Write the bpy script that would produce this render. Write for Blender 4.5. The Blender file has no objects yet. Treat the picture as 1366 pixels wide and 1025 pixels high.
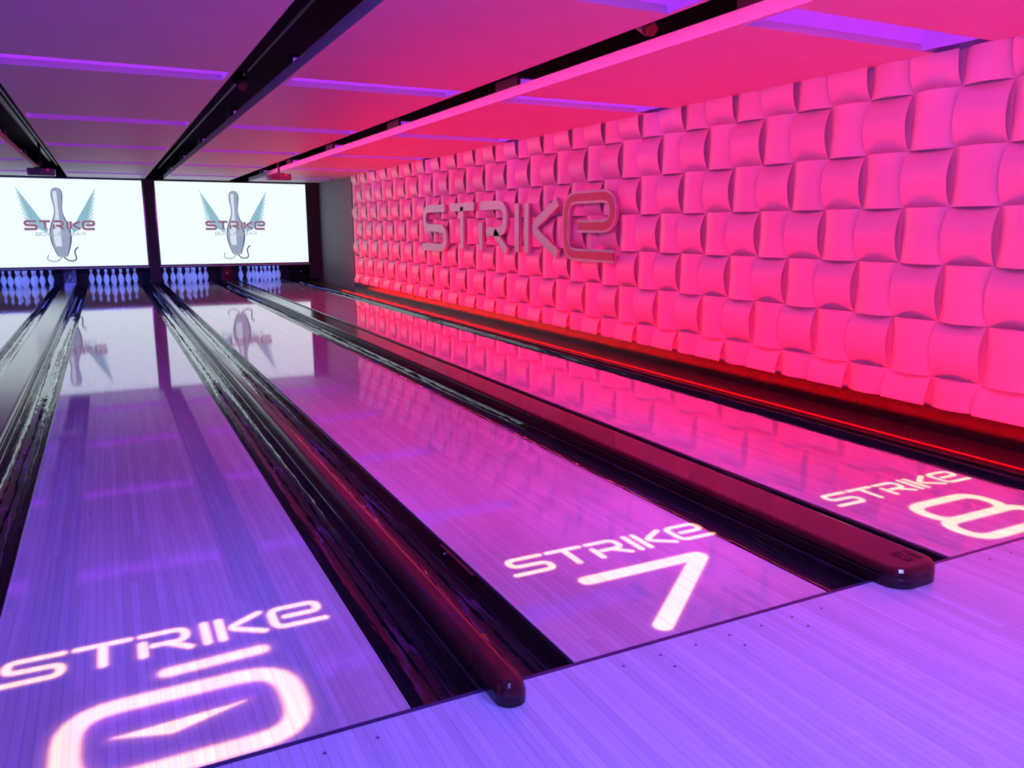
import bpy, bmesh, math, random
import numpy as np
from mathutils import Vector, Matrix
random.seed(4)
S = bpy.context.scene
S.view_settings.view_transform = 'Standard'
H = 1.282
CEIL = 2.315
WX = 4.63
FOUL = 1.865
ENDY = 21.3
SCRY = 19.4

# ---------------------------------------------------------------- helpers
def new_mat(name):
    m = bpy.data.materials.new(name); m.use_nodes = True
    nt = m.node_tree
    return m, nt, nt.nodes['Principled BSDF']

def pmat(name, col, rough=0.5, metal=0.0, emit=None, es=0.0, noise=0.08, nscale=8.0, ior=1.5, bump=0.0, bscale=(1,1,1)):
    m, nt, b = new_mat(name)
    tc = nt.nodes.new('ShaderNodeTexCoord')
    mp = nt.nodes.new('ShaderNodeMapping'); mp.inputs['Scale'].default_value = bscale
    nz = nt.nodes.new('ShaderNodeTexNoise'); nz.inputs['Scale'].default_value = nscale
    nz.inputs['Detail'].default_value = 3
    nt.links.new(tc.outputs['Object'], mp.inputs['Vector']); nt.links.new(mp.outputs[0], nz.inputs['Vector'])
    cr = nt.nodes.new('ShaderNodeValToRGB')
    c0 = [c*(1-noise) for c in col]; c1 = [min(1, c*(1+noise)) for c in col]
    cr.color_ramp.elements[0].color = (*c0, 1); cr.color_ramp.elements[1].color = (*c1, 1)
    cr.color_ramp.elements[0].position = .3; cr.color_ramp.elements[1].position = .7
    nt.links.new(nz.outputs[0], cr.inputs[0]); nt.links.new(cr.outputs[0], b.inputs['Base Color'])
    b.inputs['Roughness'].default_value = rough; b.inputs['Metallic'].default_value = metal
    b.inputs['IOR'].default_value = ior
    if bump > 0:
        bp = nt.nodes.new('ShaderNodeBump'); bp.inputs['Strength'].default_value = 1.0
        bp.inputs['Distance'].default_value = bump
        nt.links.new(nz.outputs[0], bp.inputs['Height']); nt.links.new(bp.outputs[0], b.inputs['Normal'])
    if emit:
        b.inputs['Emission Color'].default_value = (*emit, 1); b.inputs['Emission Strength'].default_value = es
    return m

def wood(name, board, tint, rough=.045, ior=1.75):
    m, nt, b = new_mat(name)
    N = nt.nodes.new; L = nt.links.new
    tc = N('ShaderNodeTexCoord'); sx = N('ShaderNodeSeparateXYZ'); L(tc.outputs['Object'], sx.inputs[0])
    dv = N('ShaderNodeMath'); dv.operation = 'DIVIDE'; dv.inputs[1].default_value = board; L(sx.outputs['X'], dv.inputs[0])
    fl = N('ShaderNodeMath'); fl.operation = 'FLOOR'; L(dv.outputs[0], fl.inputs[0])
    fr = N('ShaderNodeMath'); fr.operation = 'FRACT'; L(dv.outputs[0], fr.inputs[0])
    # staggered board lengths
    wn = N('ShaderNodeTexWhiteNoise'); wn.noise_dimensions = '1D'; L(fl.outputs[0], wn.inputs['W'])
    yo = N('ShaderNodeMath'); yo.operation = 'MULTIPLY_ADD'; yo.inputs[1].default_value = 1.3
    L(wn.outputs[0], yo.inputs[0])
    ys = N('ShaderNodeMath'); ys.operation = 'DIVIDE'; ys.inputs[1].default_value = 1.1; L(sx.outputs['Y'], ys.inputs[0]); L(ys.outputs[0], yo.inputs[2])
    yf = N('ShaderNodeMath'); yf.operation = 'FLOOR'; L(yo.outputs[0], yf.inputs[0])
    cx = N('ShaderNodeCombineXYZ'); L(fl.outputs[0], cx.inputs[0]); L(yf.outputs[0], cx.inputs[1])
    w2 = N('ShaderNodeTexWhiteNoise'); w2.noise_dimensions = '3D'; L(cx.outputs[0], w2.inputs['Vector'])
    cr = N('ShaderNodeValToRGB')
    cr.color_ramp.elements[0].color = (tint[0]*.84, tint[1]*.82, tint[2]*.82, 1)
    cr.color_ramp.elements[1].color = (*tint, 1)
    L(w2.outputs[0], cr.inputs[0])
    mp = N('ShaderNodeMapping'); mp.inputs['Scale'].default_value = (90, 2.2, 1); L(tc.outputs['Object'], mp.inputs[0])
    nz = N('ShaderNodeTexNoise'); nz.inputs['Scale'].default_value = 1; nz.inputs['Detail'].default_value = 4; L(mp.outputs[0], nz.inputs[0])
    g = N('ShaderNodeMapRange'); g.inputs[1].default_value = .3; g.inputs[2].default_value = .7
    g.inputs[3].default_value = .90; g.inputs[4].default_value = 1.03; L(nz.outputs[0], g.inputs[0])
    # seam
    sm = N('ShaderNodeMath'); sm.operation = 'GREATER_THAN'; sm.inputs[1].default_value = .05; L(fr.outputs[0], sm.inputs[0])
    sr = N('ShaderNodeMapRange'); sr.inputs[3].default_value = .62; sr.inputs[4].default_value = 1; L(sm.outputs[0], sr.inputs[0])
    mu = N('ShaderNodeMath'); mu.operation = 'MULTIPLY'; L(g.outputs[0], mu.inputs[0]); L(sr.outputs[0], mu.inputs[1])
    vm = N('ShaderNodeVectorMath'); vm.operation = 'SCALE'; L(cr.outputs[0], vm.inputs[0]); L(mu.outputs[0], vm.inputs['Scale'])
    L(vm.outputs[0], b.inputs['Base Color'])
    b.inputs['Roughness'].default_value = rough; b.inputs['IOR'].default_value = ior
    return m

def obj(name, verts, faces, mats=None, parent=None, smooth=False, mi=None):
    me = bpy.data.meshes.new(name); me.from_pydata([tuple(v) for v in verts], [], faces); me.update()
    if mats is not None:
        for m in (mats if isinstance(mats, (list, tuple)) else [mats]): me.materials.append(m)
    if mi: me.polygons.foreach_set('material_index', mi)
    if smooth: me.polygons.foreach_set('use_smooth', [True]*len(me.polygons))
    o = bpy.data.objects.new(name, me); S.collection.objects.link(o)
    if parent: o.parent = parent
    return o

def empty(name, loc=(0, 0, 0)):
    o = bpy.data.objects.new(name, None); o.location = loc; o.empty_display_size = .1
    S.collection.objects.link(o); return o

class MB:
    def __init__(s): s.v = []; s.f = []; s.m = []
    def box(s, x0, x1, y0, y1, z0, z1, m=0):
        n = len(s.v)
        s.v += [(x0,y0,z0),(x1,y0,z0),(x1,y1,z0),(x0,y1,z0),(x0,y0,z1),(x1,y0,z1),(x1,y1,z1),(x0,y1,z1)]
        for q in ((3,2,1,0),(4,5,6,7),(0,1,5,4),(1,2,6,5),(2,3,7,6),(3,0,4,7)):
            s.f.append(tuple(n+i for i in q)); s.m.append(m)
    def quad(s, a, b, c, d, m=0):
        n = len(s.v); s.v += [a, b, c, d]; s.f.append((n, n+1, n+2, n+3)); s.m.append(m)
    def cyl(s, c0, c1, r0, r1=None, seg=16, m=0, cap=True):
        r1 = r0 if r1 is None else r1
        a = Vector(c0); b = Vector(c1); d = (b-a).normalized()
        up = Vector((0, 0, 1)) if abs(d.z) < .9 else Vector((1, 0, 0))
        e1 = d.cross(up).normalized(); e2 = d.cross(e1)
        n = len(s.v)
        for p, r in ((a, r0), (b, r1)):
            for i in range(seg):
                t = 2*math.pi*i/seg; s.v.append(tuple(p+e1*math.cos(t)*r+e2*math.sin(t)*r))
        for i in range(seg):
            j = (i+1) % seg; s.f.append((n+i, n+j, n+seg+j, n+seg+i)); s.m.append(m)
        if cap:
            s.f.append(tuple(n+i for i in range(seg))[::-1]); s.m.append(m)
            s.f.append(tuple(n+seg+i for i in range(seg))); s.m.append(m)
    def make(s, name, mats, parent=None, smooth=False):
        return obj(name, s.v, s.f, mats, parent, smooth, s.m)

def bevel(o, w=.005, seg=2):
    b = o.modifiers.new('bevel', 'BEVEL'); b.width = w; b.segments = seg; b.limit_method = 'ANGLE'

# ---------------------------------------------------------------- materials
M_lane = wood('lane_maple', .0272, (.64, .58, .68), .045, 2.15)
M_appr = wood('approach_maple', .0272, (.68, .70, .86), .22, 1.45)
M_gut = pmat('gutter_plastic', (.010, .009, .013), .05, bump=.007, nscale=1.0, bscale=(11, 1.7, 11), ior=1.6)
M_black = pmat('black_matte', (.012, .012, .015), .6)
M_bgloss = pmat('black_gloss', (.015, .012, .015), .15)
M_div = pmat('divider_plastic', (.07, .010, .014), .14, noise=.25, nscale=20)
M_divd = pmat('divider_edge', (.02, .008, .011), .2)
M_ceil = pmat('ceiling_paint', (.56, .52, .68), .5, noise=.03, nscale=3)
M_wall = pmat('woven_panel_plastic', (.88, .64, .72), .36, noise=.02)
M_grey = pmat('grey_wall_paint', (.16, .19, .20), .6)
M_base = pmat('maroon_base', (.10, .012, .018), .28)
M_violet = pmat('violet_trough', (.3, .1, .4), .6, emit=(.42, .045, .90), es=.7)
M_tube = pmat('violet_tube', (.8, .6, .9), .4, emit=(.85, .20, 1.0), es=1.3)
M_screen = pmat('screen_white', (.1, .1, .1), .7, emit=(.78, .93, 1.0), es=1.12)
M_pin = pmat('pin_white', (.75, .82, .9), .25, emit=(.15, .26, 1.0), es=.5)  # pins and their stripes get emission to imitate a UV glow
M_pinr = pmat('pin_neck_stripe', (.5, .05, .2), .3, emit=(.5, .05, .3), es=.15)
M_metal = pmat('brushed_metal', (.58, .50, .58), .38, metal=.5, noise=.05)
M_red = pmat('sign_red', (.42, .06, .16), .4)
M_led = pmat('red_led', (.5, .02, .02), .5, emit=(1, .005, .005), es=.8)

def em(name, col, s=1.0):
    return pmat(name, (.02, .02, .02), .8, emit=col, es=s)
E_pin1 = em('logo_pin_mid', (.30, .37, .50)); E_pin2 = em('logo_pin_light', (.66, .76, .88)); E_pin3 = em('logo_pin_dark', (.07, .10, .17))
E_wing = em('logo_wing', (.26, .48, .58)); E_txt = em('logo_text_red', (.28, .08, .16)); E_txto = em('logo_text_outline', (.38, .43, .55))

# ---------------------------------------------------------------- layout
lanes = [(.632-1.054, .632), (1.150, 2.204), (2.885, 3.939)]
l5 = (-.422-.68-1.054, -.422-.68); l4 = (l5[0]-.518-1.054, l5[0]-.518); l3 = (l4[0]-.68-1.054, l4[0]-.68)
lanes_all = [l3, l4, l5] + lanes

for i, (a, b) in enumerate(lanes_all):
    m = MB(); m.box(a, b, FOUL+.004, 21.2, -.12, 0)
    m.make('bowling_lane', M_lane)

m = MB(); m.box(-9, WX, -4, FOUL-.004, -.12, 0); m.make('floor', M_appr)
m = MB(); m.box(-9, WX, FOUL-.004, ENDY+.3, -.2, -.13); m.make('floor_substructure', M_black)
m = MB(); m.box(-9, 3.96, FOUL-.0145, FOUL-.0, -.0, .0012); m.make('foul_line', pmat('foul_line', (.04, .03, .12), .3))

m = MB()
for (a, b) in lanes_all:
    c = (a+b)/2
    for yy in (FOUL-.08, FOUL-.15):
        for k in (-3, -2, -1, 0, 1, 2, 3):
            if yy == FOUL-.15 and k % 2: continue
            x = c+k*.136
            m.cyl((x, yy, 0), (x, yy, .0012), .005, seg=10)
    for k in (-4, -2, 0, 2, 4):
        x = c+k*.136*.9
        m.cyl((x, -.3, 0), (x, -.3, .0012), .009, seg=10)
    for k in range(-3, 4):
        x = c+k*.136
        if abs(k) > 1: m.cyl((x, FOUL+2.1, 0), (x, FOUL+2.1, .0012), .007, seg=10)
m.make('lane_markings', pmat('marker_dark', (.18, .10, .25), .3))

# gutters with divider bed between
def gutter(x0, x1, c, hw):
    prof = []
    def pipe(a, b):
        prof.append((a, -.004)); prof.append((a+.006, -.006))
        mcx = (a+b)/2; r = (b-a)/2-.010
        for k in range(0, 13):
            t = math.pi*k/12
            prof.append((mcx-r*math.cos(t), -.012-.085*max(0, math.sin(t))**.8))
        prof.append((b-.006, -.006)); prof.append((b, -.004))
    pipe(x0, c-hw)
    if x1 > c+hw+.03: pipe(c+hw, x1)
    ys = [FOUL]+[FOUL+18.4*k/40 for k in range(1, 41)]
    v = []; f = []; n = len(prof)
    for y in ys: v += [(x, y, z) for x, z in prof]
    for j in range(len(ys)-1):
        for i in range(n-1): f.append((j*n+i, j*n+i+1, (j+1)*n+i+1, (j+1)*n+i))
    o = obj('lane_gutter', v, f, M_gut)
    for k, p in enumerate(o.data.polygons): p.use_smooth = True
    return o

def divider(c, w, h, name='lane_divider'):
    hw = w/2; y0 = 1.742; y1 = 20.25
    r = min(hw*.98, .085)
    pts = []
    for k in range(9):
        t = math.pi+ (math.pi/2)*k/8
        pts.append((-hw+r+r*math.cos(t), y0+r+r*math.sin(t)))
    for k in range(9):
        t = 1.5*math.pi+(math.pi/2)*k/8
        pts.append((hw-r+r*math.cos(t), y0+r+r*math.sin(t)))
    pts += [(hw, y1), (-hw, y1)]
    def ring(inset, z):
        out = []
        for x, y in pts:
            sx = (hw-inset)/hw
            yy = y if y > 10 else y0+r + (y-(y0+r))*(r-inset*.9)/r if y < y0+r+1e-6 else y
            out.append((c+x*sx, yy, z))
        return out
    lv = [(0, .0015), (0, h*.45), (.004, h*.5), (.004, h*.62), (0, h*.66), (.003, h*.82), (.012, h*.95), (.024, h)] if w > .15 else \
         [(0, .0015), (0, h*.45), (.003, h*.6), (.008, h*.8), (.017, h*.94), (.028, h)]
    v = []; f = []; mi = []
    n = len(pts)
    for ins, z in lv: v += ring(ins, z)
    for L in range(len(lv)-1):
        for i in range(n):
            j = (i+1) % n; f.append((L*n+i, L*n+j, (L+1)*n+j, (L+1)*n+i)); mi.append(1 if L < (4 if w > .15 else 1) else 0)
    f.append(tuple((len(lv)-1)*n+i for i in range(n))); mi.append(0)
    o = obj(name, v, f, [M_div, M_divd], None, False, mi)
    return o

gaps = []
for k in range(len(lanes_all)-1):
    a = lanes_all[k][1]; b = lanes_all[k+1][0]; gaps.append((a, b))
for (a, b) in gaps:
    c = (a+b)/2; wide = (b-a) > .6
    hw = .125 if wide else .045
    gutter(a, b, c, hw)
    divider(c, hw*2, .075 if wide else .07)
gutter(3.939, 4.165, 4.165, .0)
gutter(l3[0]-.215, l3[0], l3[0], .0)
m = MB(); m.box(4.165, 4.235, FOUL, 20.2, -.12, .014); o = m.make('gutter_rail', M_divd)
m = MB(); m.box(4.235, WX-.03, FOUL+.0, 19.4, -.12, -.02)
m.box(4.292, WX-.03, FOUL+.0, 19.4, -.02, .010)
m.make('floor_side_strip', M_base)
m = MB(); m.box(4.238, 4.27, FOUL+.1, 16.5, -.02, -.008); m.make('led_strip', M_led)
m = MB(); m.box(-9, l3[0]-.215, FOUL, 20.2, -.12, 0.02); m.make('floor_left_strip', M_black)

for (x, y) in ((1.142, 2.75), (2.877, 3.0), (-.43, 2.9)):
    e = empty('foul_detector', (x, y, -.03))
    m = MB(); m.box(-.012, .0, -.17, .17, -.02, .02, 0); m.box(-.015, -.012, -.14, .05, -.012, .012, 1); m.cyl((-.012, .11, 0), (-.02, .11, 0), .012, m=1)
    m.make('housing', [M_bgloss, M_div], e)

m = MB()
for i in range(6):
    for j in range(5):
        if random.random() < .8: m.box(2.535+.002+i*.014, 2.535+.0145+i*.014, 1.80+j*.017, 1.8145+j*.017, .0752, .0757)
m.make('divider_label', pmat('label_ink', (.012, .003, .005), .5))

# ---------------------------------------------------------------- pin decks
prof = [(0, 1.0), (.4, 1.25), (.75, 1.41), (2.25, 1.95), (3.375, 2.26), (4.5, 2.385), (5.875, 2.28), (7.25, 1.85), (8.0, 1.5), (8.625, 1.235), (9.375, .98),
        (10, .90), (10.4, .9), (10.875, .935), (11.2, .97), (11.75, 1.045), (12.625, 1.205), (13.5, 1.27), (14.2, 1.15), (14.7, .85), (14.95, .4), (15, .01)]
def pin(mb, cx, cy, seg=16):
    n0 = len(mb.v); I = .0254
    for h, r in prof:
        for k in range(seg):
            t = 2*math.pi*k/seg; mb.v.append((cx+r*I*math.cos(t), cy+r*I*math.sin(t), h*I))
    for a in range(len(prof)-1):
        for k in range(seg):
            j = (k+1) % seg; mb.f.append((n0+a*seg+k, n0+a*seg+j, n0+(a+1)*seg+j, n0+(a+1)*seg+k))
            mb.m.append(1 if a in (10, 13) else 0)
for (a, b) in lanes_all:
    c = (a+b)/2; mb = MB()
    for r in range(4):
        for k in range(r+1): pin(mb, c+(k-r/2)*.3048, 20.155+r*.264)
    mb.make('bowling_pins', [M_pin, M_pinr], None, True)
edges = [(l3[0]-.3, .1)]+[((a+b)/2, .25 if b-a > .6 else .09) for a, b in gaps]+[(4.3, .2)]
for c, w in edges:
    m = MB(); m.box(c-w/2, c+w/2, 20.26, 21.25, .0, .47, 0)
    m.box(c-w/2-.006, c+w/2+.006, 20.255, 20.265, .02, .06, 0)
    m.box(c-.015, c+.015, 20.24, 20.26, .2, .235, 1)
    o = m.make('pin_deck_kickback', [M_bgloss, M_metal])
m = MB(); m.box(-9, WX+.1, ENDY, ENDY+.1, -.12, 2.9); m.make('wall_back', M_black)

# ---------------------------------------------------------------- glyph strokes
def rnd(path, r, closed=False, n=5):
    P = [Vector(p) for p in path]; out = []
    N = len(P)
    for i in range(N):
        if not closed and i in (0, N-1): out.append(P[i]); continue
        a, b, c = P[i-1], P[i], P[(i+1) % N]
        d1 = (a-b); d2 = (c-b)
        rr = min(r, d1.length*.49, d2.length*.49)
        p0 = b+d1.normalized()*rr; p2 = b+d2.normalized()*rr
        for k in range(n+1):
            t = k/n; out.append(p0*(1-t)**2+b*2*t*(1-t)+p2*t*t)
    if closed: out.append(out[0].copy())
    return out
G = {
 'S': (1.25, [([(1.2, 1), (0, 1), (0, .52), (1.2, .48), (1.2, 0), (-.15, 0)], 0)]),
 'T': (1.15, [([(-.05, 1), (1.15, 1)], 0), ([(.55, 1), (.55, 0)], 0)]),
 'R': (1.15, [([(0, 1), (1.05, 1), (1.05, .42), (.25, .42)], 0), ([(.6, .42), (1.1, 0)], 0), ([(0, .62), (0, 0)], 0)]),
 'I': (.12, [([(.06, 1), (.06, 0)], 0)]),
 'K': (1.05, [([(0, 1), (0, 0)], 0), ([(1.05, 1), (.18, .5), (1.05, 0)], 0)]),
 'e': (1.25, [([(1.3, 0), (0, 0), (0, 1), (1.25, 1), (1.25, .5), (.35, .5)], 0)]),
 'B': (1, [([(0, 0), (0, 1), (1, 1), (1, 0), (0, 0)], 0), ([(0, .5), (1, .5)], 0)]),
 'O': (1, [([(0, 0), (0, 1), (1, 1), (1, 0)], 1)]),
 'W': (1.2, [([(0, 1), (.3, 0), (.6, 1), (.9, 0), (1.2, 1)], 0)]),
 'L': (.8, [([(0, 1), (0, 0), (.8, 0)], 0)]),
 'N': (1, [([(0, 0), (0, 1), (1, 0), (1, 1)], 0)]),
 'G': (1, [([(1, 1), (0, 1), (0, 0), (1, 0), (1, .5), (.5, .5)], 0)]),
 'A': (1, [([(0, 0), (.5, 1), (1, 0)], 0), ([(.2, .35), (.8, .35)], 0)]),
}
def layout(text, x0, x1, y0, y1, hw, gap=.32, r=.3):
    tot = sum(G[c][0] for c in text)+gap*(len(text)-1) if text else 1
    sx = (x1-x0-2*hw)/tot; sy = (y1-y0-2*hw)
    out = []; cx = x0+hw
    for ch in text:
        w, ps = G[ch]; L = []
        for p, cl in ps:
            q = rnd(p, r, bool(cl))
            L.append([(cx+a.x*sx, y0+hw+a.y*sy) for a in q])
        out.append(L); cx += (w+gap)*sx
    return out
def ribbon(poly, hw):
    P = [Vector(p) for p in poly]; Q = [P[0]]
    for p in P[1:]:
        if (p-Q[-1]).length > 1e-5: Q.append(p)
    P = Q; n = len(P); Ls = []; Rs = []
    closed = (P[0]-P[-1]).length < 1e-4
    for i in range(n):
        if i == 0: d = (P[1]-P[0]).normalized(); d0 = (P[-1]-P[-2]).normalized() if closed else d
        elif i == n-1: d0 = (P[-1]-P[-2]).normalized(); d = (P[1]-P[0]).normalized() if closed else d0
        else: d0 = (P[i]-P[i-1]).normalized(); d = (P[i+1]-P[i]).normalized()
        t = (d0+d); t = t.normalized() if t.length > 1e-4 else d
        nrm = Vector((-t.y, t.x)); k = 1/max(.45, nrm.dot(Vector((-d.y, d.x))))
        Ls.append(P[i]+nrm*hw*k); Rs.append(P[i]-nrm*hw*k)
    return Ls, Rs
def add_ribbon(mb, poly, hw, tf, depth, m=0):
    A, B = ribbon(poly, hw); n = len(A); o = len(mb.v)
    for w in ((0, depth) if depth else (0,)):
        for a, b in zip(A, B): mb.v.append(tf(a.x, a.y, w)); mb.v.append(tf(b.x, b.y, w))
    for i in range(n-1):
        q = [o+2*i, o+2*i+1, o+2*i+3, o+2*i+2]
        mb.f.append(tuple(q)); mb.m.append(m)
        if depth:
            s = 2*n
            mb.f.append(tuple(x+s for x in q[::-1])); mb.m.append(m)
            mb.f.append((o+2*i, o+2*i+2, o+2*i+2+s, o+2*i+s)); mb.m.append(m)
            mb.f.append((o+2*i+1+s, o+2*i+3+s, o+2*i+3, o+2*i+1)); mb.m.append(m)
    if depth:
        s = 2*n; e = o+2*n-2
        mb.f.append((o, o+s, o+s+1, o+1)); mb.m.append(m); mb.f.append((e, e+1, e+1+s, e+s)); mb.m.append(m)

# ---------------------------------------------------------------- lane numbers: projected light imitated by soft-edged emissive decals
def decal_mat(name):
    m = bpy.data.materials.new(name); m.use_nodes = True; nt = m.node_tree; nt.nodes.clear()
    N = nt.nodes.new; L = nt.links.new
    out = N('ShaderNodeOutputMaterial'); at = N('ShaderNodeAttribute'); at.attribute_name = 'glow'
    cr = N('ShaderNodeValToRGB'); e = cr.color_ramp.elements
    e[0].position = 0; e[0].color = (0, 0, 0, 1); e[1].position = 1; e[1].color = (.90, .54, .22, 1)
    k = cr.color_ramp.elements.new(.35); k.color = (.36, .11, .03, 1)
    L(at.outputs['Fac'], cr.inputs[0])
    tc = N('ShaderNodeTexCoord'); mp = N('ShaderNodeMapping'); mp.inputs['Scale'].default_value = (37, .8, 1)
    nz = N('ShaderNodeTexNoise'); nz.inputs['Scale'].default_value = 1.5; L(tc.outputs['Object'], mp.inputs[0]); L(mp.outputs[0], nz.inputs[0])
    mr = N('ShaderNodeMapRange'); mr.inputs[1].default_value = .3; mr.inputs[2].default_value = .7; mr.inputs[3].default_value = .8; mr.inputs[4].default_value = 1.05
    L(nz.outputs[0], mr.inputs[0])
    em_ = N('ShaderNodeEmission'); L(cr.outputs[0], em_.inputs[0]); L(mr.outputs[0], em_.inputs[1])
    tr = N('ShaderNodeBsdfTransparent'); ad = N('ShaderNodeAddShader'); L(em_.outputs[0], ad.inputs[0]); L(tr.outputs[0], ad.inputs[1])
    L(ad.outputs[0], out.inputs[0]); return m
M_decal = decal_mat('painted_light_decal')

def segdist(X, Y, poly):
    D = np.full(X.shape, 9.0)
    for (x0, y0), (x1, y1) in zip(poly[:-1], poly[1:]):
        dx, dy = x1-x0, y1-y0; l2 = dx*dx+dy*dy
        if l2 < 1e-12: continue
        t = np.clip(((X-x0)*dx+(Y-y0)*dy)/l2, 0, 1)
        D = np.minimum(D, np.hypot(X-x0-t*dx, Y-y0-t*dy))
    return D
def tri_in(X, Y, T):
    (a, b), (c, d), (e, f) = T
    def s(px, py, qx, qy): return (qx-px)*(Y-py)-(qy-py)*(X-px)
    s1, s2, s3 = s(a, b, c, d), s(c, d, e, f), s(e, f, a, b)
    return ((s1 >= 0) & (s2 >= 0) & (s3 >= 0)) | ((s1 <= 0) & (s2 <= 0) & (s3 <= 0))
def glow_decal(xr, yr, strokes, soft, name, parent, tris=(), step=.004):
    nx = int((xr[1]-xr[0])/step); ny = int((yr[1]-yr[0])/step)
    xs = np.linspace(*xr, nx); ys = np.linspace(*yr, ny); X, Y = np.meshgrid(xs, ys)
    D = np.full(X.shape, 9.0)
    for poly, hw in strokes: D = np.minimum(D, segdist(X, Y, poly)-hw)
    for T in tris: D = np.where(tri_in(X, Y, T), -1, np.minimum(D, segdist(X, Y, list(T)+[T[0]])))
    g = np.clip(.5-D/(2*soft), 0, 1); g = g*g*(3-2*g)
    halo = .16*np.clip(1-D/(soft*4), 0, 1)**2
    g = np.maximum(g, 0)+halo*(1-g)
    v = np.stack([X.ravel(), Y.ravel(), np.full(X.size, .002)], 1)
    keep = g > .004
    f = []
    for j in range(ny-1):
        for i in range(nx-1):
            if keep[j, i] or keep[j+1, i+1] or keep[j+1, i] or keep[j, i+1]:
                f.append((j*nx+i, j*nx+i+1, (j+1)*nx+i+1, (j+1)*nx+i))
    o = obj(name, v.tolist(), f, M_decal, parent)
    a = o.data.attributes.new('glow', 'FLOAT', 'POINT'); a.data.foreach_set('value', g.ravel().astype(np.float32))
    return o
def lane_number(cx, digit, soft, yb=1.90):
    e = empty('glow_number_decal')
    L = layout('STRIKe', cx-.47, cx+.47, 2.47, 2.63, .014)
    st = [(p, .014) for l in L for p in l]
    glow_decal((cx-.52, cx+.52), (2.42, 2.68), st, soft*.55, 'title', e)
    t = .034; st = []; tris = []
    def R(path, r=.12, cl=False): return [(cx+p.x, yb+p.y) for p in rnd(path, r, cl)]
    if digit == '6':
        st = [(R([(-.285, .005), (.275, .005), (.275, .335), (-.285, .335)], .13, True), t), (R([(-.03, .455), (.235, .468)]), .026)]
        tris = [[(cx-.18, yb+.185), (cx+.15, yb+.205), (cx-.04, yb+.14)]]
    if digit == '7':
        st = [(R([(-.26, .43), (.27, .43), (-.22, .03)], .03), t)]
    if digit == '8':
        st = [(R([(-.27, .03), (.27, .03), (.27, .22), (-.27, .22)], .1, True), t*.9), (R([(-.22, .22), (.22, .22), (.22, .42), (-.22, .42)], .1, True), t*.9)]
    glow_decal((cx-.4, cx+.4), (yb-.034 if True else yb, yb+.55), st, soft, 'numeral', e, tris)
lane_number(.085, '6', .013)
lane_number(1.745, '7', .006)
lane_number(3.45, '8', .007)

# ---------------------------------------------------------------- right wall + woven panels
m = MB()
m.box(WX+.02, WX+.12, -4, ENDY, -.12, 2.9)
m.make('wall_right', M_base)
m = MB(); m.box(WX-.01, WX+.02, 16.55, SCRY+.3, -.02, CEIL); m.make('wall_panel_grey', M_grey)
m = MB(); m.box(WX-.03, WX+.02, -4, 16.5, -.02, .17); o = m.make('baseboard_right', pmat('dark_maroon', (.035, .006, .010), .25))
V = []; F = []; AMPA = .070; AMPB = .060; cw = .32; rh = .35; nn = 9
zb = [.355-.35+.35*k for k in range(8)]
Y0c = 3.25
ci = -20
while Y0c+ci*cw < 16.2:
    ya = Y0c+ci*cw
    for ri, z0 in enumerate(zb):
        z1 = z0+rh; lo = max(z0, .17); hi = min(z1, CEIL)
        if hi-lo < .03: continue
        A = ((ci+ri) % 2 == (5 % 2))
        n0 = len(V)
        for a in range(nn):
            for b in range(nn):
                s = -1+2*a/(nn-1); z = lo+(hi-lo)*b/(nn-1); t = (z-z0)/rh*2-1
                if A: hgt = AMPA*max(0, 1-s*s)**.85 - .004
                else: hgt = AMPB*max(0, 1-t*t)**.85
                yy = ya+cw*(s+1)/2
                V.append((WX-.002-hgt, yy, z))
        for a in range(nn-1):
            for b in range(nn-1):
                q = (n0+a*nn+b, n0+(a+1)*nn+b, n0+(a+1)*nn+b+1, n0+a*nn+b+1); F.append(q[::-1])
    ci += 1
n0 = len(V); V += [(WX-.001, -3.5, .17), (WX-.001, 16.5, .17), (WX-.001, 16.5, CEIL), (WX-.001, -3.5, CEIL)]; F.append((n0+3, n0+2, n0+1, n0))
obj('woven_wall_panels', V, F, M_wall, None, True)

# wall sign: reads left to right = far -> near
e = empty('wall_sign')
US = 12.1
def tfw(u, v, w): return (WX-.115+w, US-u, v)
mb = MB()
L = layout('STRIK', 0, 4.30, .93, 1.62, .055, gap=.30)
for l in L:
    for p in l: add_ribbon(mb, p, .055, tfw, .035)
mb.make('letters_metal', M_metal, e)
mb = MB(); L = layout('e', 4.36, 5.40, .93, 1.66, .065)
for p in L[0]:
    add_ribbon(mb, p, .065, tfw, .035, 0)
    add_ribbon(mb, p, .040, lambda u, v, w: (WX-.119+w, US-u, v), .01, 1)
mb.make('letter_red', [M_metal, M_red], e)
mb = MB()
for u in (.3, 1.2, 2.2, 3.1, 4.0, 4.9):
    mb.cyl((WX-.09, US-u, 1.57), (WX-.01, US-u, 1.57), .01, seg=8)
mb.make('standoffs', M_metal, e)

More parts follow.
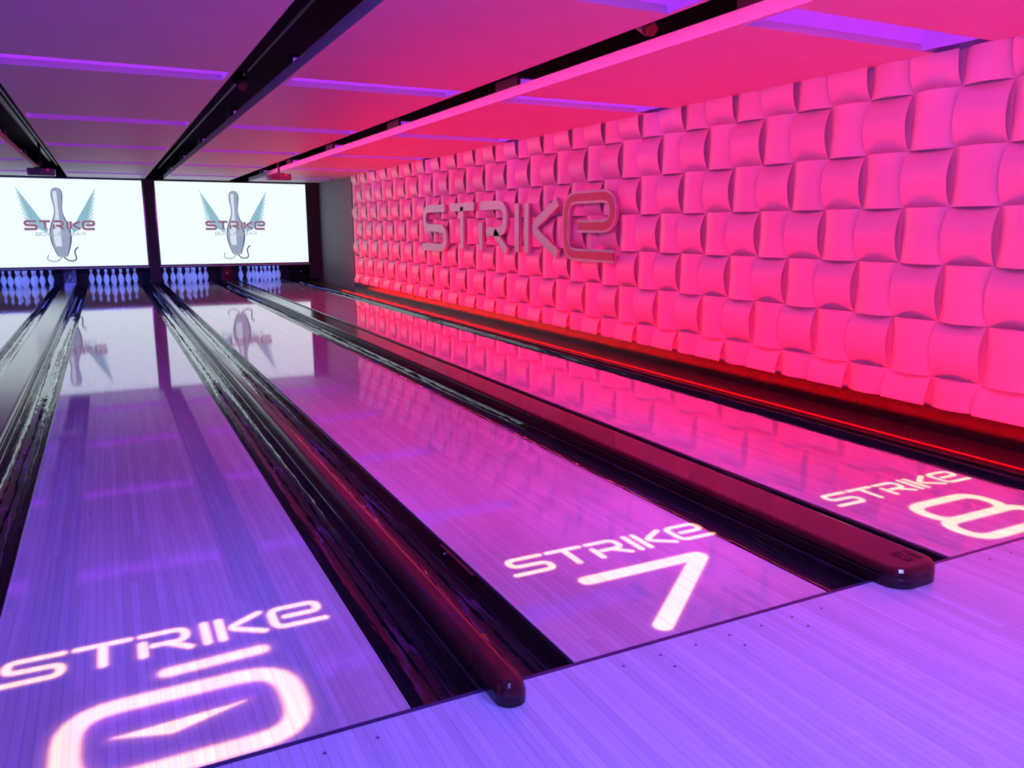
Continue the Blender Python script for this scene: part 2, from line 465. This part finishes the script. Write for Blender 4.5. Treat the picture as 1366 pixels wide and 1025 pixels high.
# ---------------------------------------------------------------- screens
def screen(x0, x1):
    z0, z1 = .475, 2.275
    e = empty('projection_screen')
    m = MB(); m.box(x0, x1, SCRY, SCRY+.02, z0, z1); m.make('screen_surface', M_screen, e)
    m = MB()
    m.box(x0-.03, x1+.03, SCRY-.015, SCRY+.0, z1, z1+.03); m.box(x0-.03, x1+.03, SCRY-.02, SCRY+.028, z0-.03, z0)
    m.box(x0-.03, x0, SCRY-.015, SCRY+.028, z0, z1); m.box(x1, x1+.03, SCRY-.015, SCRY+.028, z0, z1)
    m.make('screen_frame', M_bgloss, e)
    m = MB(); m.box(x0-.03, x1+.03, SCRY-.03, SCRY-.0, z0-.052, z0-.03); m.make('ledge_strip', pmat('ledge_alu', (.5, .55, .6), .4), e)
    cx = (x0+x1)/2; cz = 1.32
    def tf(y): return lambda u, v, w: (cx+u, y, cz+v)
    mb = MB()
    for s in (-1, 1):
        for k in range(9):
            t = k/8
            tip = Vector((s*(.72-.10*t), .76-.66*t)); root = Vector((s*(.22+.02*t), -.10-.06*t+.02))
            mid = (tip+root)/2+Vector((s*-.03, -.08*(1-t)))
            pts = [tuple(root*(1-q)**2+mid*2*q*(1-q)+tip*q*q) for q in [i/8 for i in range(9)]]
            A, B = ribbon(pts, .015)
            n = len(A)
            for i in range(n-1):
                wa = .35+1.0*math.sin(math.pi*min(1, (i/(n-1))*.9+.05)); wb = .35+1.0*math.sin(math.pi*min(1, ((i+1)/(n-1))*.9+.05))
                P0 = Vector(pts[i]); P1 = Vector(pts[i+1])
                a0 = P0+(A[i]-P0)*wa; b0 = P0+(B[i]-P0)*wa; a1 = P1+(A[i+1]-P1)*wb; b1 = P1+(B[i+1]-P1)*wb
                f = tf(SCRY-.004)
                mb.quad(f(a0.x, a0.y, 0), f(b0.x, b0.y, 0), f(b1.x, b1.y, 0), f(a1.x, a1.y, 0))
    mb.make('logo_wings', E_wing, e)
    sc = 1.42/15.0; zz = -.64
    mb = MB()
    for (k, off, yy, mi) in ((1.0, 0, SCRY-.006, 2), (.86, -.005, SCRY-.008, 0), (.34, -.06, SCRY-.010, 1)):
        ph = [(h, r) for h, r in prof if k > .5 or 1.2 < h < 14.4]
        for (h0, r0), (h1, r1) in zip(ph[:-1], ph[1:]):
            o_ = lambda r: off*r/2.2
            mb.quad((cx+o_(r0)-r0*sc*k*.9, yy, cz+zz+h0*sc), (cx+o_(r0)+r0*sc*k*.9, yy, cz+zz+h0*sc), (cx+o_(r1)+r1*sc*k*.9, yy, cz+zz+h1*sc), (cx+o_(r1)-r1*sc*k*.9, yy, cz+zz+h1*sc), mi)
    tail = rnd([(-.02, -.60), (.10, -.74), (.26, -.72), (.22, -.52), (.30, -.44)], .1)
    add_ribbon(mb, [tuple(p) for p in tail], .014, tf(SCRY-.007), 0, 2)
    tail = rnd([(0, -.62), (-.12, -.76), (-.3, -.70), (-.26, -.6)], .1)
    add_ribbon(mb, [tuple(p) for p in tail], .012, tf(SCRY-.007), 0, 0)
    mb.make('logo_pin', [E_pin1, E_pin2, E_pin3], e)
    mb = MB()
    L = layout('STRIKe', -.64, .66, -.09, .11, .021)
    for l in L:
        for p in l:
            add_ribbon(mb, p, .030, tf(SCRY-.012), 0, 1); add_ribbon(mb, p, .016, tf(SCRY-.014), 0, 0)
    L = layout('BOWLINGBAR', -.45, .47, -.21, -.13, .007, gap=.35)
    for l in L:
        for p in l: add_ribbon(mb, p, .007, tf(SCRY-.012), 0, 1)
    mb.make('logo_text', [E_txt, E_txto], e)
screen(-2.44, .805)
screen(1.065, 4.31)
screen(-5.95, -2.70)
m = MB()
for a, b in ((.838, 1.032), (-2.667, -2.473), (4.343, WX-.012), (-9, -5.983)):
    m.box(a, b, SCRY-.05, SCRY+.1, .08, CEIL-.002)
m.box(-9, WX-.012, SCRY+.03, SCRY+.1, .40, CEIL-.002)
m.make('masking_unit', M_black)

# ---------------------------------------------------------------- ceiling
sl = [(-9, -4.6), (-4.2, -2.85), (-2.45, -.98), (-.58, .88), (1.25, 2.60), (3.03, WX+.02)]
gy = [.15, 3.05, 5.95, 8.85, 11.75, 14.65, 17.55]
segs = []; prev = -4
for g in gy: segs.append((prev, g)); prev = g+.36
segs.append((prev, SCRY-.06))
m = MB()
for a, b in sl:
    for c, d in segs: m.box(a, b, c, d, CEIL, CEIL+.075)
    for g in gy:
        for x in (a, b-.03): m.box(x, x+.03, g, g+.36, CEIL, CEIL+.075)
m.make('ceiling', M_ceil)
m = MB(); m.box(-9, WX+.1, -4, ENDY, 2.9, 3.0); m.make('ceiling_plenum', M_black)
for g in gy:
    e = empty('light_trough'); m = MB(); t = MB()
    for a, b in sl:
        if a < -8: a = -7
        if b > WX: b = WX-.15
        z1 = CEIL+.13
        m.quad((a+.031, g, z1), (b-.031, g, z1), (b-.031, g+.36, z1), (a+.031, g+.36, z1))
        m.quad((a+.031, g+.359, CEIL+.04), (b-.031, g+.359, CEIL+.04), (b-.031, g+.359, z1), (a+.031, g+.359, z1))
        m.quad((a+.031, g+.001, CEIL+.04), (b-.031, g+.001, CEIL+.04), (b-.031, g+.001, z1), (a+.031, g+.001, z1))
        for x in (a+.031, b-.031): m.quad((x, g, CEIL+.0), (x, g+.36, CEIL+.0), (x, g+.36, z1), (x, g, z1))
        m.box(a+.0, b-.0, g-.02, g+.38, z1+.005, z1+.02, 1)
        for x in (a+.0, b-.028): m.box(x, x+.028, g-.02, g+.38, CEIL+.076, z1+.005, 1)
        t.cyl((a+.1, g+.10, CEIL+.085), (b-.1, g+.10, CEIL+.085), .018, seg=10)
    m.make('housing', [M_violet, M_black], e); t.make('tube', M_tube, e)

m = MB()
for x in (1.02, 2.75, -.85, -2.6):
    m.cyl((x, -3, 2.62), (x, 19, 2.62), .04, seg=10); m.cyl((x+.12, -3, 2.52), (x+.12, 19, 2.52), .015, seg=8)
    m.box(x-.16, x+.3, 0, .05, 2.45, 2.5)
m.make('ceiling_pipes', pmat('pipe_dark', (.03, .025, .03), .4, metal=.5))

def projector(x, y):
    e = empty('video_projector', (x, y, 0)); z = CEIL-.16
    m = MB(); m.box(-.19, .19, -.14, .14, z-.07, z+.04); o = m.make('body', pmat('projector_grey', (.16, .10, .12), .35), e); bevel(o, .015, 3)
    m = MB(); m.cyl((.07, .13, z-.01), (.07, .19, z-.01), .04, .045, m=0); m.cyl((.07, .185, z-.01), (.07, .192, z-.01), .034, m=1)
    m.cyl((0, 0, z+.04), (0, 0, 2.6), .02, m=0); m.box(-.09, .09, -.07, .07, z+.04, z+.055)
    for k in range(6): m.box(-.15, -.02, -.143, -.139, z-.045+k*.013, z-.04+k*.013)
    m.box(.08, .11, -.145, -.139, z+.0, z+.02, 2)
    m.make('lens_and_mount', [M_black, M_bgloss, M_led], e)
projector(2.80, 14.6); projector(-.80, 14.9); projector(-2.65, 14.9)
def spot_fixture(x, y):
    e = empty('gobo_spotlight', (x, y, 0)); z = CEIL+.09
    m = MB(); m.cyl((0, 0, z+.35), (0, 0, z+.08), .012); m.cyl((0, .09, z+.08), (0, -.10, z-.03), .04, .045); m.cyl((0, -.10, z-.03), (0, -.13, z-.047), .03, .034, m=1)
    m.box(-.06, -.05, -.03, .03, z-.02, z+.12); m.box(.05, .06, -.03, .03, z-.02, z+.12); m.box(-.06, .06, -.02, .02, z+.11, z+.125)
    m.make('can', [M_black, M_div], e)
spot_fixture(1.06, 6.9); spot_fixture(2.82, 4.0); spot_fixture(-.78, 6.9)

m = MB(); m.box(-9.1, -9, -4, ENDY, -.12, 3); m.make('wall_left', M_black)

# ---------------------------------------------------------------- lights
def area(name, loc, rot, sx, sy, energy, col):
    l = bpy.data.lights.new(name, 'AREA'); l.shape = 'RECTANGLE'; l.size = sx; l.size_y = sy; l.energy = energy; l.color = col
    o = bpy.data.objects.new(name, l); o.location = loc; o.rotation_euler = rot; S.collection.objects.link(o); return o
def aim(o, tgt):
    d = Vector(tgt)-o.location; o.rotation_euler = d.to_track_quat('-Z', 'Y').to_euler()
l = area('red_wall_washer', (4.262, 8.2, .002), (math.pi, 0, 0), .03, 16.4, 215, (1, .0012, .003))
l.rotation_euler = (0, math.radians(180), 0)
l = area('pink_wall_washer', (2.64, 8.0, CEIL-.01), (0, 0, 0), .04, 17, 115, (1, .05, .30))
l.rotation_euler = (0, math.radians(-50), 0)
l = area('added_rear_fill', (-3.2, -3.4, 1.9), (0, 0, 0), 6, .7, 150, (.15, .13, 1)); aim(l, (-3.2, 4, .6))  # unseen area lamp added behind the camera, keeps the ceiling violet
def spot(name, loc, tgt, e, col, ang, rad=.08, blend=.8):
    d = bpy.data.lights.new(name, 'SPOT'); d.energy = e; d.color = col; d.spot_size = math.radians(ang); d.spot_blend = blend; d.shadow_soft_size = rad
    o = bpy.data.objects.new(name, d); o.location = loc; S.collection.objects.link(o); aim(o, tgt)
for x in (-4, -1.7, .3):
    spot('added_blue_fill_spot', (x, -1.6, 2.2), (x-.1, 6.3, 0), 1900, (.11, .13, 1), 34)  # unseen spots added to boost blue along the lanes
spot('added_magenta_fill_spot', (2.1, -1.6, 2.2), (2.1, 6.0, 0), 1900, (.70, .09, .85), 34)  # unseen spot added to push the right-hand lanes towards magenta
for x, en in ((-4.6, 200), (-2.2, 200), (.1, 200), (2.15, 240)):
    spot('added_approach_fill', (x, .35, 2.29), (x, .75, 0), en, (.17, .16, 1), 112, .2, .7)  # out-of-view fill added to turn the approach blue without hitting the wall
for (a, b) in lanes_all[1:]:
    c = (a+b)/2
    area('added_pin_fill', (c, 20.1, .62), (math.radians(20), 0, 0), .9, .05, 1.6, (.22, .3, 1))  # blue fill added above each pin set to light the pins

w = bpy.data.worlds.new('World'); S.world = w; w.use_nodes = True
w.node_tree.nodes['Background'].inputs[0].default_value = (.14, .09, .75, 1); w.node_tree.nodes['Background'].inputs[1].default_value = .35

# ---------------------------------------------------------------- camera
cam = bpy.data.cameras.new('camera'); co = bpy.data.objects.new('camera', cam); S.collection.objects.link(co)
co.location = (0, 0, H); co.rotation_euler = (math.radians(90-11.12), 0, math.radians(-26.7))
cam.sensor_width = 36; cam.lens = 28.0; cam.clip_start = .05
S.camera = co
